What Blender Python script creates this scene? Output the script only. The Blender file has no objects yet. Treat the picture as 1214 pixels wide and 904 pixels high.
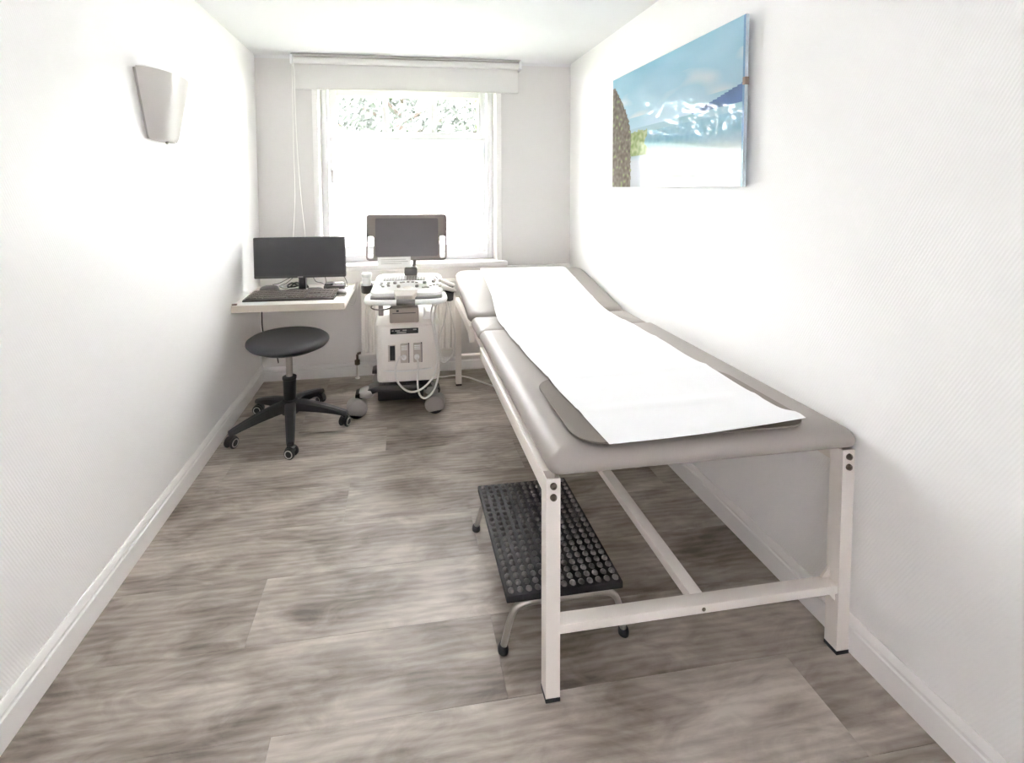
import bpy, bmesh, math, random
from mathutils import Vector, Matrix, noise
PI = math.pi
random.seed(7)
sc = bpy.context.scene
C = sc.collection

# ------------------------------------------------------------------ camera
W, H = 1214.0, 904.0
FPX, YAW, PITCH, ROLL, CX, CY, CAMZ = 534.14, 7.697, 2.699, -0.425, -60.0, -204.5, 1.45
cam = bpy.data.cameras.new('camera')
cam.sensor_fit = 'HORIZONTAL'; cam.sensor_width = 36.0
cam.lens = FPX / W * 36.0
cam.shift_x = -CX / W; cam.shift_y = CY / W
cam.clip_start = 0.02
camo = bpy.data.objects.new('camera', cam); C.objects.link(camo)
_y, _t, _r = math.radians(YAW), math.radians(PITCH), math.radians(ROLL)
fw = Vector((math.sin(_y)*math.cos(_t), math.cos(_y)*math.cos(_t), -math.sin(_t)))
rt = Vector((math.cos(_y), -math.sin(_y), 0)); up = rt.cross(fw)
rt2 = rt*math.cos(_r) + up*math.sin(_r); up2 = up*math.cos(_r) - rt*math.sin(_r)
m = Matrix((rt2, up2, -fw)).transposed().to_4x4(); m.translation = (0, 0, CAMZ)
camo.matrix_world = m
sc.camera = camo

# ------------------------------------------------------------------ world, exposure
world = bpy.data.worlds.new('sky'); sc.world = world; world.use_nodes = True
bg = world.node_tree.nodes['Background']
bg.inputs[0].default_value = (0.985, 0.972, 1.015, 1); bg.inputs[1].default_value = 24.0
sc.view_settings.view_transform = 'Standard'; sc.view_settings.look = 'None'
sc.view_settings.gamma = 1.0; sc.view_settings.use_curve_mapping = False
sc.view_settings.exposure = 0.93
sc.cycles.use_denoising = True
sc.cycles.max_bounces = 16; sc.cycles.diffuse_bounces = 12; sc.cycles.glossy_bounces = 4
sc.cycles.transmission_bounces = 8; sc.cycles.transparent_max_bounces = 12
sc.cycles.caustics_reflective = False; sc.cycles.caustics_refractive = False
sc.cycles.sample_clamp_indirect = 30.0

# ------------------------------------------------------------------ materials
def srgb(r, g, b):
    f = lambda c: (c/255/12.92) if c/255 <= 0.04045 else ((c/255+0.055)/1.055)**2.4
    return (f(r), f(g), f(b), 1)
MATS = {}
def mat(name, col, rough=0.5, metal=0.0, spec=0.5, bump=None, vary=None, coat=0.0):
    """col: sRGB 0-255; bump=(scale,strength,dist); vary=(scale,amount) slight value mottling."""
    M = bpy.data.materials.new(name); M.use_nodes = True
    nt = M.node_tree; b = nt.nodes['Principled BSDF']
    b.inputs['Base Color'].default_value = srgb(*col)
    b.inputs['Roughness'].default_value = rough; b.inputs['Metallic'].default_value = metal
    b.inputs['Specular IOR Level'].default_value = spec
    b.inputs['Coat Weight'].default_value = coat
    tc = nt.nodes.new('ShaderNodeTexCoord')
    if vary:
        n = nt.nodes.new('ShaderNodeTexNoise'); n.inputs['Scale'].default_value = vary[0]
        n.inputs['Detail'].default_value = 4
        nt.links.new(tc.outputs['Object'], n.inputs['Vector'])
        mr = nt.nodes.new('ShaderNodeMapRange')
        mr.inputs['To Min'].default_value = 1-vary[1]; mr.inputs['To Max'].default_value = 1+vary[1]
        nt.links.new(n.outputs['Fac'], mr.inputs['Value'])
        mx = nt.nodes.new('ShaderNodeMix'); mx.data_type = 'RGBA'; mx.blend_type = 'MULTIPLY'
        mx.inputs['Factor'].default_value = 1
        mx.inputs[6].default_value = srgb(*col)
        nt.links.new(mr.outputs['Result'], mx.inputs[7])
        nt.links.new(mx.outputs[2], b.inputs['Base Color'])
    if bump:
        n = nt.nodes.new('ShaderNodeTexNoise'); n.inputs['Scale'].default_value = bump[0]
        n.inputs['Detail'].default_value = 3
        nt.links.new(tc.outputs['Object'], n.inputs['Vector'])
        bp = nt.nodes.new('ShaderNodeBump'); bp.inputs['Strength'].default_value = bump[1]
        bp.inputs['Distance'].default_value = bump[2]
        nt.links.new(n.outputs['Fac'], bp.inputs['Height'])
        nt.links.new(bp.outputs['Normal'], b.inputs['Normal'])
    MATS[name] = M
    return M

def wallpaper(name, col, axis, rough=0.5, strength=0.22, spec=0.35):
    """white woven wallcovering: fine diagonal twill relief, plus a little mottling"""
    M = mat(name, col, rough, spec=spec)
    nt = M.node_tree; b = nt.nodes['Principled BSDF']
    g = nt.nodes.new('ShaderNodeNewGeometry')
    mp = nt.nodes.new('ShaderNodeMapping')
    nt.links.new(g.outputs['Position'], mp.inputs['Vector'])
    mp.inputs['Rotation'].default_value = {'x': (math.radians(65), 0, 0), 'y': (0, math.radians(50), 0), 'z': (0, 0, math.radians(40))}[axis]
    w1 = nt.nodes.new('ShaderNodeTexWave'); w1.wave_type = 'BANDS'
    w1.bands_direction = {'x': 'Z', 'y': 'Z', 'z': 'X'}[axis]
    w1.inputs['Scale'].default_value = 42; w1.inputs['Distortion'].default_value = 1.2
    w1.inputs['Detail'].default_value = 2; w1.inputs['Detail Scale'].default_value = 2.0
    nt.links.new(mp.outputs['Vector'], w1.inputs['Vector'])
    n = nt.nodes.new('ShaderNodeTexNoise'); n.inputs['Scale'].default_value = 120; n.inputs['Detail'].default_value = 3
    nt.links.new(g.outputs['Position'], n.inputs['Vector'])
    ad = nt.nodes.new('ShaderNodeMath'); ad.operation = 'ADD'
    nt.links.new(w1.outputs['Fac'], ad.inputs[0]); nt.links.new(n.outputs['Fac'], ad.inputs[1])
    bp = nt.nodes.new('ShaderNodeBump'); bp.inputs['Strength'].default_value = strength
    bp.inputs['Distance'].default_value = 0.0012
    nt.links.new(ad.outputs[0], bp.inputs['Height']); nt.links.new(bp.outputs['Normal'], b.inputs['Normal'])
    return M

def floor_material():
    M = bpy.data.materials.new('oak_plank'); M.use_nodes = True
    nt = M.node_tree; b = nt.nodes['Principled BSDF']; L = nt.links.new
    tc = nt.nodes.new('ShaderNodeTexCoord'); oi = nt.nodes.new('ShaderNodeObjectInfo')
    off = nt.nodes.new('ShaderNodeVectorMath'); off.operation = 'SCALE'; off.inputs[0].default_value = (13.7, 7.3, 3.1)
    L(oi.outputs['Random'], off.inputs['Scale'])
    ad = nt.nodes.new('ShaderNodeVectorMath'); ad.operation = 'ADD'
    L(tc.outputs['Object'], ad.inputs[0]); L(off.outputs[0], ad.inputs[1])
    def noise_(scale, detail, rough, stretch, dist=0.0):
        mp = nt.nodes.new('ShaderNodeMapping'); mp.inputs['Scale'].default_value = stretch
        L(ad.outputs[0], mp.inputs['Vector'])
        n = nt.nodes.new('ShaderNodeTexNoise'); n.inputs['Scale'].default_value = scale
        n.inputs['Detail'].default_value = detail; n.inputs['Roughness'].default_value = rough
        n.inputs['Distortion'].default_value = dist
        L(mp.outputs[0], n.inputs['Vector']); return n
    big = noise_(2.4, 3, 0.5, (0.8, 2.4, 1), 0.9)           # broad dark/light drifts along the plank
    mid = noise_(5.0, 5, 0.6, (0.9, 2.6, 1), 1.6)           # wispy figure
    fine = noise_(60.0, 4, 0.65, (0.16, 2.2, 1), 0.4)         # pores
    # cathedral rings
    mp = nt.nodes.new('ShaderNodeMapping'); mp.inputs['Scale'].default_value = (0.9, 4.0, 1)
    L(ad.outputs[0], mp.inputs['Vector'])
    wv = nt.nodes.new('ShaderNodeTexWave'); wv.wave_type = 'RINGS'; wv.inputs['Scale'].default_value = 3.2
    wv.inputs['Distortion'].default_value = 9; wv.inputs['Detail'].default_value = 3; wv.inputs['Detail Scale'].default_value = 0.9
    L(mp.outputs[0], wv.inputs['Vector'])
    def mathn(op, a, bb):
        n = nt.nodes.new('ShaderNodeMath'); n.operation = op
        for i, v in enumerate((a, bb)):
            if isinstance(v, (int, float)): n.inputs[i].default_value = v
            else: L(v, n.inputs[i])
        return n.outputs[0]
    s = mathn('MULTIPLY', big.outputs['Fac'], 0.54)
    s = mathn('ADD', s, mathn('MULTIPLY', mid.outputs['Fac'], 0.32))
    s = mathn('ADD', s, mathn('MULTIPLY', fine.outputs['Fac'], 0.12))
    s = mathn('ADD', s, mathn('MULTIPLY', wv.outputs['Fac'], 0.05))
    rv = nt.nodes.new('ShaderNodeMath'); rv.operation = 'MULTIPLY_ADD'
    L(oi.outputs['Random'], rv.inputs[0]); rv.inputs[1].default_value = 0.03; rv.inputs[2].default_value = -0.025
    s = mathn('ADD', s, rv.outputs[0])
    cr = nt.nodes.new('ShaderNodeValToRGB'); L(s, cr.inputs['Fac'])
    e = cr.color_ramp.elements
    e[0].position = 0.34; e[0].color = srgb(106, 96, 88)
    e[1].position = 0.68; e[1].color = srgb(207, 198, 188)
    k = e.new(0.46); k.color = srgb(149, 139, 129)
    k = e.new(0.57); k.color = srgb(179, 169, 159)
    L(cr.outputs['Color'], b.inputs['Base Color'])
    b.inputs['Roughness'].default_value = 0.42; b.inputs['Specular IOR Level'].default_value = 0.4
    bp = nt.nodes.new('ShaderNodeBump'); bp.inputs['Strength'].default_value = 0.25; bp.inputs['Distance'].default_value = 0.001
    L(mathn('ADD', fine.outputs['Fac'], mathn('MULTIPLY', wv.outputs['Fac'], 0.5)), bp.inputs['Height'])
    L(bp.outputs['Normal'], b.inputs['Normal'])
    return M

def pane_material():
    M = bpy.data.materials.new('window_glass'); M.use_nodes = True
    nt = M.node_tree; nt.nodes.remove(nt.nodes['Principled BSDF'])
    t = nt.nodes.new('ShaderNodeBsdfTransparent'); g = nt.nodes.new('ShaderNodeBsdfGlossy'); g.inputs['Roughness'].default_value = 0.02
    mx = nt.nodes.new('ShaderNodeMixShader'); mx.inputs[0].default_value = 0.05
    nt.links.new(t.outputs[0], mx.inputs[1]); nt.links.new(g.outputs[0], mx.inputs[2])
    nt.links.new(mx.outputs[0], nt.nodes['Material Output'].inputs[0])
    return M
def cloth_translucent(name, col, trans, gloss=0.0):
    M = bpy.data.materials.new(name); M.use_nodes = True
    nt = M.node_tree; nt.nodes.remove(nt.nodes['Principled BSDF'])
    d = nt.nodes.new('ShaderNodeBsdfDiffuse'); d.inputs[0].default_value = srgb(*col)
    t = nt.nodes.new('ShaderNodeBsdfTranslucent'); t.inputs[0].default_value = srgb(*col)
    mx = nt.nodes.new('ShaderNodeMixShader'); mx.inputs[0].default_value = trans
    nt.links.new(d.outputs[0], mx.inputs[1]); nt.links.new(t.outputs[0], mx.inputs[2])
    out = mx.outputs[0]
    if gloss:
        g = nt.nodes.new('ShaderNodeBsdfGlossy'); g.inputs['Roughness'].default_value = 0.25
        m2 = nt.nodes.new('ShaderNodeMixShader'); m2.inputs[0].default_value = gloss
        nt.links.new(out, m2.inputs[1]); nt.links.new(g.outputs[0], m2.inputs[2]); out = m2.outputs[0]
    nt.links.new(out, nt.nodes['Material Output'].inputs[0])
    return M
def print_material():
    M = bpy.data.materials.new('glossy_print'); M.use_nodes = True
    nt = M.node_tree; b = nt.nodes['Principled BSDF']
    a = nt.nodes.new('ShaderNodeAttribute'); a.attribute_name = 'ink'
    nt.links.new(a.outputs['Color'], b.inputs['Base Color'])
    b.inputs['Roughness'].default_value = 0.03; b.inputs['Coat Weight'].default_value = 0.0
    return M

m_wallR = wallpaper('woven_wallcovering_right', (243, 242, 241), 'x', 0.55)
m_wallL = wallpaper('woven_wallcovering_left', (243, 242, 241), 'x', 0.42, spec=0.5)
m_wallB = wallpaper('woven_wallcovering_back', (219, 216, 214), 'y', 0.6)  # greyer than the side walls: shade of the window wall put into the colour
m_dado = mat('dado_paint', (240, 237, 234), 0.5)
m_ceil = mat('ceiling_paint', (224, 224, 225), 0.8, bump=(90, 0.15, 0.001))
m_trim = mat('white_lacquer', (242, 240, 238), 0.3)
m_floor = floor_material()
m_sub = mat('screed', (70, 62, 56), 0.9)
m_pvc = mat('white_window_plastic', (240, 240, 242), 0.3)
m_glass = pane_material()
m_pleat = cloth_translucent('pleated_cloth', (250, 250, 250), 0.9)
m_frost = cloth_translucent('fill_pane_glass', (235, 235, 236), 0.20)
m_roller = cloth_translucent('roller_cloth', (234, 232, 230), 0.12)
m_cord = mat('white_cord', (232, 230, 226), 0.6)
m_frame = mat('white_powder_coat', (232, 226, 219), 0.35)
m_vinyl = mat('grey_vinyl', (159, 152, 146), 0.43, spec=0.5, bump=(420, 0.12, 0.0006))
m_seam = mat('vinyl_piping', (176, 169, 162), 0.45)
m_paper = mat('crepe_paper', (240, 240, 241), 0.85, spec=0.2, bump=(300, 0.1, 0.0004))
m_mat = mat('rubber_mat', (116, 108, 100), 0.5, bump=(500, 0.2, 0.0005))
m_rubber = mat('black_rubber', (40, 39, 42), 0.5)
m_tread = mat('tread_rubber', (34, 33, 36), 0.6)
m_stud = mat('stud_rubber_lit', (92, 89, 88), 0.45, spec=0.6)  # paler than the tread: highlights on the studs put into the colour
m_chrome = mat('brushed_steel', (196, 190, 184), 0.28, metal=1.0)
m_steel = mat('grey_painted_tube', (178, 172, 165), 0.3, metal=0.7)
m_screw = mat('socket_screw', (128, 116, 104), 0.35, metal=0.6)
m_black = mat('black_plastic', (36, 36, 40), 0.42)
m_seat = mat('black_seat_cover', (46, 45, 48), 0.5, bump=(350, 0.25, 0.0008))
m_grey = mat('grey_plastic', (150, 145, 141), 0.4)
m_dkgrey = mat('dark_grey_plastic', (88, 84, 82), 0.42)
m_printer = mat('taupe_device_plastic', (176, 165, 154), 0.42)
m_base = mat('charcoal_plastic', (58, 55, 54), 0.45)
m_lt = mat('light_device_plastic', (238, 233, 227), 0.38)
m_wh = mat('white_device_plastic', (240, 239, 237), 0.35)
m_beige = mat('beige_device_plastic', (198, 189, 179), 0.42)
m_screen = mat('screen_glass', (50, 50, 54), 0.25, spec=0.6)
m_us_screen = mat('matte_screen_glass', (84, 79, 78), 0.3, spec=0.6)
m_us_bezel = mat('taupe_screen_bezel', (128, 120, 113), 0.4)
m_label = mat('black_label', (28, 28, 32), 0.4)
m_ink = mat('label_ink', (190, 186, 180), 0.5)
m_desk = mat('white_laminate', (240, 236, 230), 0.35)
m_edge = mat('cream_edge_band', (214, 204, 189), 0.45)
m_key = mat('key_plastic', (112, 104, 99), 0.45)
m_kbd = mat('keyboard_plastic', (76, 71, 69), 0.45)
m_rad = mat('radiator_enamel', (236, 232, 226), 0.3)
m_brass = mat('valve_metal', (126, 112, 100), 0.4, metal=0.5)
m_opal = cloth_translucent('frosted_shade_glass', (240, 237, 234), 0.5, 0.06)
m_print = print_material()
m_panel = mat('panel_edge', (196, 210, 220), 0.2)
m_leaf = mat('foliage', (80, 86, 80), 0.6, vary=(3, 0.35))
m_leaf2 = mat('pale_foliage', (104, 116, 78), 0.6, vary=(3, 0.3))
m_bark = mat('bark', (92, 82, 74), 0.9)
m_lawn = mat('grass', (96, 112, 70), 0.95, vary=(2, 0.2))
m_card = mat('card', (246, 245, 242), 0.7)
m_keygrey = mat('console_key_grey', (142, 138, 134), 0.5)
m_bluegrey = mat('key_grey', (190, 186, 182), 0.5)

# ------------------------------------------------------------------ mesh helpers
class MB:
    def __init__(s, M=None):
        s.bm = bmesh.new(); s.M = M or Matrix.Identity(4)
    def _merge(s, b, M=None):
        me = bpy.data.meshes.new('t')
        b.transform(s.M @ (M or Matrix.Identity(4))); b.to_mesh(me); b.free()
        s.bm.from_mesh(me); bpy.data.meshes.remove(me)
        return s
    def box(s, x0, x1, y0, y1, z0, z1, bev=0.0, seg=2, M=None):
        b = bmesh.new(); bmesh.ops.create_cube(b, size=1)
        for v in b.verts:
            v.co = Vector(((x0+x1)/2+v.co.x*(x1-x0), (y0+y1)/2+v.co.y*(y1-y0), (z0+z1)/2+v.co.z*(z1-z0)))
        if bev > 0:
            bmesh.ops.bevel(b, geom=list(b.edges), offset=bev, segments=seg, profile=0.5, affect='EDGES')
        return s._merge(b, M)
    def loft(s, rings, cap=True, closed=True, M=None):
        b = bmesh.new(); R = [[b.verts.new(p) for p in r] for r in rings]
        n = len(rings[0])
        for i in range(len(R)-1):
            for j in range(n if closed else n-1):
                k = (j+1) % n
                b.faces.new((R[i][j], R[i][k], R[i+1][k], R[i+1][j]))
        if cap and closed:
            b.faces.new(list(reversed(R[0]))); b.faces.new(R[-1])
        bmesh.ops.recalc_face_normals(b, faces=list(b.faces))
        return s._merge(b, M)
    def tube(s, pts, r, n=10, M=None):
        pts = [Vector(p) for p in pts]; rings = []
        t0 = (pts[1]-pts[0]).normalized()
        u = t0.orthogonal().normalized()
        for i, p in enumerate(pts):
            t = (pts[min(i+1, len(pts)-1)]-pts[max(i-1, 0)]).normalized()
            u = (u - t*u.dot(t)).normalized(); v = t.cross(u)
            rr = r[i] if isinstance(r, (list, tuple)) else r
            rings.append([p + (u*math.cos(2*PI*k/n)+v*math.sin(2*PI*k/n))*rr for k in range(n)])
        return s.loft(rings, M=M)
    def lathe(s, prof, c=(0, 0, 0), n=24, M=None, axis='z'):
        A = {'z': Matrix.Identity(4), 'x': Matrix.Rotation(PI/2, 4, 'Y'), 'y': Matrix.Rotation(-PI/2, 4, 'X')}[axis]
        rings = [[Vector((max(r, 1e-4)*math.cos(2*PI*k/n), max(r, 1e-4)*math.sin(2*PI*k/n), z)) for k in range(n)] for r, z in prof]
        return s.loft(rings, M=(M or Matrix.Identity(4)) @ Matrix.Translation(c) @ A)
    def prism(s, poly, d0, d1, axis='y', bev=0.0, M=None):
        """poly: 2-D outline; extruded along axis from d0 to d1 (x: (y,z), y: (x,z), z: (x,y))"""
        f = {'y': lambda a, b, d: (a, d, b), 'x': lambda a, b, d: (d, a, b), 'z': lambda a, b, d: (a, b, d)}[axis]
        b = bmesh.new()
        lo = [b.verts.new(f(a, c, d0)) for a, c in poly]; hi = [b.verts.new(f(a, c, d1)) for a, c in poly]
        n = len(poly)
        b.faces.new(lo); b.faces.new(list(reversed(hi)))
        for i in range(n): b.faces.new((lo[i], lo[(i+1) % n], hi[(i+1) % n], hi[i]))
        bmesh.ops.recalc_face_normals(b, faces=list(b.faces))
        if bev > 0:
            bmesh.ops.bevel(b, geom=list(b.edges), offset=bev, segments=2, profile=0.5, affect='EDGES')
        return s._merge(b, M)
    def sphere(s, c, r, sx=1, sy=1, sz=1, M=None, u=16, v=10):
        b = bmesh.new(); bmesh.ops.create_uvsphere(b, u_segments=u, v_segments=v, radius=r)
        for w in b.verts: w.co = Vector((c[0]+w.co.x*sx, c[1]+w.co.y*sy, c[2]+w.co.z*sz))
        return s._merge(b, M)

def rrect(w, l, r, n=6):
    """rounded rectangle outline centred on 0"""
    r = min(r, w/2-1e-4, l/2-1e-4); P = []
    for cx, cy, a0 in ((w/2-r, l/2-r, 0), (-w/2+r, l/2-r, PI/2), (-w/2+r, -l/2+r, PI), (w/2-r, -l/2+r, 1.5*PI)):
        for k in range(n+1):
            a = a0+PI/2*k/n; P.append((cx+r*math.cos(a), cy+r*math.sin(a)))
    return P
def spline(pts, n=8):
    P = [Vector(p) for p in pts]; P = [P[0]*2-P[1]]+P+[P[-1]*2-P[-2]]; out = []
    for i in range(1, len(P)-2):
        for k in range(n):
            t = k/n; a, b, c, d = P[i-1:i+3]
            out.append(0.5*((2*b)+(c-a)*t+(2*a-5*b+4*c-d)*t*t+(3*b-a-3*c+d)*t**3))
    out.append(P[-2]); return out
def fill_mesh(outer, holes, half, bev=0.0):
    """flat plate with holes (2-D outlines in x,y), extruded +-half in z; returns bmesh"""
    cu = bpy.data.curves.new('c', 'CURVE'); cu.dimensions = '2D'; cu.fill_mode = 'BOTH'; cu.extrude = half-bev; cu.bevel_depth = bev; cu.bevel_resolution = 2; cu.offset = -bev
    for poly in [outer]+holes:
        sp = cu.splines.new('POLY'); sp.points.add(len(poly)-1)
        for p, q in zip(sp.points, poly): p.co = (q[0], q[1], 0, 1)
        sp.use_cyclic_u = True
    o = bpy.data.objects.new('c', cu); C.objects.link(o)
    dg = bpy.context.evaluated_depsgraph_get(); me = bpy.data.meshes.new_from_object(o.evaluated_get(dg))
    b = bmesh.new(); b.from_mesh(me); bpy.data.meshes.remove(me); bpy.data.objects.remove(o); bpy.data.curves.remove(cu)
    bmesh.ops.remove_doubles(b, verts=list(b.verts), dist=1e-6)
    return b

WLOC = {}
def obj(name, mb, material, parent=None, smooth=35, kind=None, label=None):
    bm = mb.bm if isinstance(mb, MB) else mb
    me = bpy.data.meshes.new(name); bm.to_mesh(me); bm.free()
    xs = [v.co for v in me.vertices]
    lo = Vector([min(v[i] for v in xs) for i in range(3)]); hi = Vector([max(v[i] for v in xs) for i in range(3)])
    org = Vector(((lo.x+hi.x)/2, (lo.y+hi.y)/2, lo.z))
    me.transform(Matrix.Translation(-org))
    me.materials.append(material)
    if smooth:
        for p in me.polygons: p.use_smooth = True
        me.set_sharp_from_angle(angle=math.radians(smooth))
    o = bpy.data.objects.new(name, me); C.objects.link(o)
    o.location = org - (WLOC[parent.name] if parent else Vector())
    if parent: o.parent = parent
    WLOC[o.name] = org
    if kind: o['kind'] = kind
    if label: o['label'] = label
    return o
def struct(name, mb, material, parent=None, smooth=35): return obj(name, mb, material, parent, smooth, 'structure')
def tag(o, label, cat, group=None):
    o['label'] = label; o['category'] = cat
    if group: o['group'] = group
    return o
def thing(name, loc, label, cat, group=None):
    o = bpy.data.objects.new(name, None); C.objects.link(o); o.location = loc; o.empty_display_size = 0.1
    WLOC[o.name] = Vector(loc)
    return tag(o, label, cat, group)

# ------------------------------------------------------------------ room shell
XL, XR, YB, YF, ZC = -1.052, 1.376, 3.536, -0.9, 2.437
T = 0.30
fl = struct('floor', MB().box(XL-T, XR+T, YF-T, YB+T, -0.12, -0.012), m_sub, smooth=0)
def plank_rows():
    pw = 0.2553; y = 1.1857 - 9*pw; row = -9
    joints = {0: 0.284, 1: -0.51, 2: 0.292, 3: -0.265, 4: 0.62, 5: -0.1, 6: 0.9, 7: 0.2, 8: -0.55, 9: 0.45}
    rnd = random.Random(3)
    while y < YB:
        j = joints.get(row, rnd.uniform(-0.8, 0.9)); plen = 1.52
        xs = [XL]
        k = j - plen*3
        while k < XR:
            if k > XL+0.06 and k < XR-0.06: xs.append(k)
            k += plen
        xs.append(XR)
        y0, y1 = max(y, YF), min(y+pw, YB)
        if y1 - y0 > 0.02:
            for a, b_ in zip(xs, xs[1:]):
                g = 0.0002
                obj('plank', MB().box(a+g, b_-g, y0+g, y1-g, -0.012, 0.0, 0.0005, 1), m_floor, fl, smooth=0)
        y += pw; row += 1
plank_rows()
struct('wall_left', MB().box(XL-T, XL, YF, YB, 0, ZC), m_wallL, smooth=0)
struct('wall_right', MB().box(XR, XR+T, YF, YB, 0, ZC), m_wallR, smooth=0)
FX0, FX1, FZ0, FZ1 = -0.85, 0.75, 0.12, 2.15           # added frosted opening behind the camera, lets in fill daylight
b = MB()
for x0, x1, z0, z1 in ((XL-T, FX0, 0, ZC), (FX1, XR+T, 0, ZC), (FX0, FX1, 0, FZ0), (FX0, FX1, FZ1, ZC)):
    b.box(x0, x1, YF-T, YF, z0, z1)
bmesh.ops.remove_doubles(b.bm, verts=list(b.bm.verts), dist=1e-5)
struct('wall_front', b, m_wallR, smooth=0)
w2 = struct('added_fill_window', MB().box(FX0, FX0+0.06, YF-0.14, YF-0.06, FZ0, FZ1).box(FX1-0.06, FX1, YF-0.14, YF-0.06, FZ0, FZ1)
            .box(FX0, FX1, YF-0.14, YF-0.06, FZ0, FZ0+0.06).box(FX0, FX1, YF-0.14, YF-0.06, FZ1-0.06, FZ1), m_pvc, smooth=0)
obj('fill_light_pane', MB().box(FX0+0.055, FX1-0.055, YF-0.104, YF-0.100, FZ0+0.055, FZ1-0.055), m_frost, w2, smooth=0)
OX0, OX1, OZ0, OZ1 = -0.605, 0.758, 0.865, 2.29        # window opening
b = MB()
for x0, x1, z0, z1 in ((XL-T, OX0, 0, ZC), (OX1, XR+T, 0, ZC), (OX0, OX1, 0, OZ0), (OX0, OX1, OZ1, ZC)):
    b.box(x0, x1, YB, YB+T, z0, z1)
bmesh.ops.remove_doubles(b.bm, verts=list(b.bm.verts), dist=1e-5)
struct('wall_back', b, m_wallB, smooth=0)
# ceiling, rounded down into the back wall
prof = [(YF-T, ZC+0.2), (YF-T, ZC)]
R_ = 0.022
for k in range(9):
    a = PI/2*k/8
    prof.append((YB-R_+R_*math.sin(a), ZC-R_+R_*math.cos(a)))
prof += [(YB+T, ZC-R_), (YB+T, ZC+0.2)]
struct('ceiling', MB().prism(prof, XL-T, XR+T, 'x'), m_ceil)
# proud strip of wall below the window board, and the board line right across
struct('trim_1', MB().box(XL, XR, YB-0.022, YB+0.0, 0.10, 0.82, 0.004), m_dado)
bprof = lambda h, t: [(0, 0), (t, 0), (t, h*0.66), (t*0.72, h*0.70), (t*0.72, h*0.76), (t*0.9, h*0.80), (t*0.55, h*0.95), (t*0.2, h), (0, h)]
struct('baseboard_left', MB().prism([(XL+a, z) for a, z in bprof(0.122, 0.014)], YF, YB, 'y'), m_trim, smooth=25)
struct('baseboard_right', MB().prism([(XR-a, z) for a, z in bprof(0.115, 0.014)], YF, YB, 'y'), m_trim, smooth=25)
struct('baseboard_back', MB().prism([(YB-0.022-a, z) for a, z in bprof(0.105, 0.014)], XL+0.015, XR-0.015, 'x'), m_trim, smooth=25)

# ------------------------------------------------------------------ window
w1 = struct('window_1', MB().box(OX0, OX0+0.05, 3.655, 3.735, OZ0, OZ1, 0.004).box(OX1-0.05, OX1, 3.655, 3.735, OZ0, OZ1, 0.004)
            .box(OX0+0.045, OX1-0.045, 3.655, 3.735, OZ1-0.05, OZ1, 0.004).box(OX0+0.045, OX1-0.045, 3.655, 3.735, OZ0, OZ0+0.05, 0.004), m_pvc)
SX0, SX1 = -0.548, 0.700
b = MB().box(SX0, -0.482, 3.645, 3.70, 0.92, 2.237, 0.005).box(0.634, SX1, 3.645, 3.70, 0.92, 2.237, 0.005)
b.box(-0.485, 0.637, 3.645, 3.70, 2.172, 2.237, 0.005).box(-0.485, 0.637, 3.645, 3.70, 0.92, 0.985, 0.005)
obj('sash', b, m_pvc, w1)
obj('crossbar', MB().box(-0.485, 0.637, 3.652, 3.695, 1.83, 1.895, 0.004), m_pvc, w1)
for x in (-0.113, 0.267):
    obj('glazing_bar', MB().box(x-0.0185, x+0.0185, 3.656, 3.69, 1.893, 2.174, 0.003), m_pvc, w1)
for x0, x1, z0, z1 in ((-0.483, -0.131, 1.894, 2.173), (-0.095, 0.249, 1.894, 2.173), (0.285, 0.635, 1.894, 2.173), (-0.483, 0.635, 0.984, 1.831)):
    p_ = obj('pane', MB().box(x0, x1, 3.670, 3.676, z0, z1), m_glass, w1, smooth=0)
b = MB().box(-0.532, -0.512, 3.632, 3.646, 1.545, 1.605, 0.003).box(-0.529, -0.515, 3.618, 3.634, 1.50, 1.59, 0.004)
obj('window_handle', b, m_bluegrey, w1)
for z in (0.955, 2.12):
    obj('hinge', MB().lathe([(0.009, 0), (0.009, 0.07)], (0.712, 3.645, z), 12), m_pvc, w1)
obj('window_sill', MB().box(-0.70, 0.842, YB-0.052, 3.656, 0.822, 0.8645, 0.008), m_trim, w1)
# casing strips around the opening
struct('trim_2', MB().box(-0.647, OX0, YB-0.014, YB+0.001, 0.8645, 2.29, 0.003).box(OX1, 0.80, YB-0.014, YB+0.001, 0.8645, 2.29, 0.003)
       .box(-0.647, 0.80, YB-0.014, YB+0.001, 2.29, 2.33, 0.003), m_trim)

# pleated blind on the lower pane
pb = thing('pleated_blind', (0.065, 3.62, 0.985), 'white pleated blind glowing across the lower window pane', 'blind')
rings = []; N = 44
for i in range(N+1):
    z = 0.99+(1.835-0.99)*i/N; y = 3.628 + (0.009 if i % 2 else -0.004)
    rings.append([Vector((-0.536, y, z)), Vector((0.668, y, z))])
obj('pleated_cloth', MB().loft(rings, cap=False, closed=False), m_pleat, pb, smooth=0)
obj('top_rail', MB().box(-0.54, 0.672, 3.618, 3.641, 1.832, 1.852, 0.003), m_pvc, pb)
obj('bottom_rail', MB().box(-0.54, 0.672, 3.618, 3.641, 0.972, 0.992, 0.003), m_pvc, pb)

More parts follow.
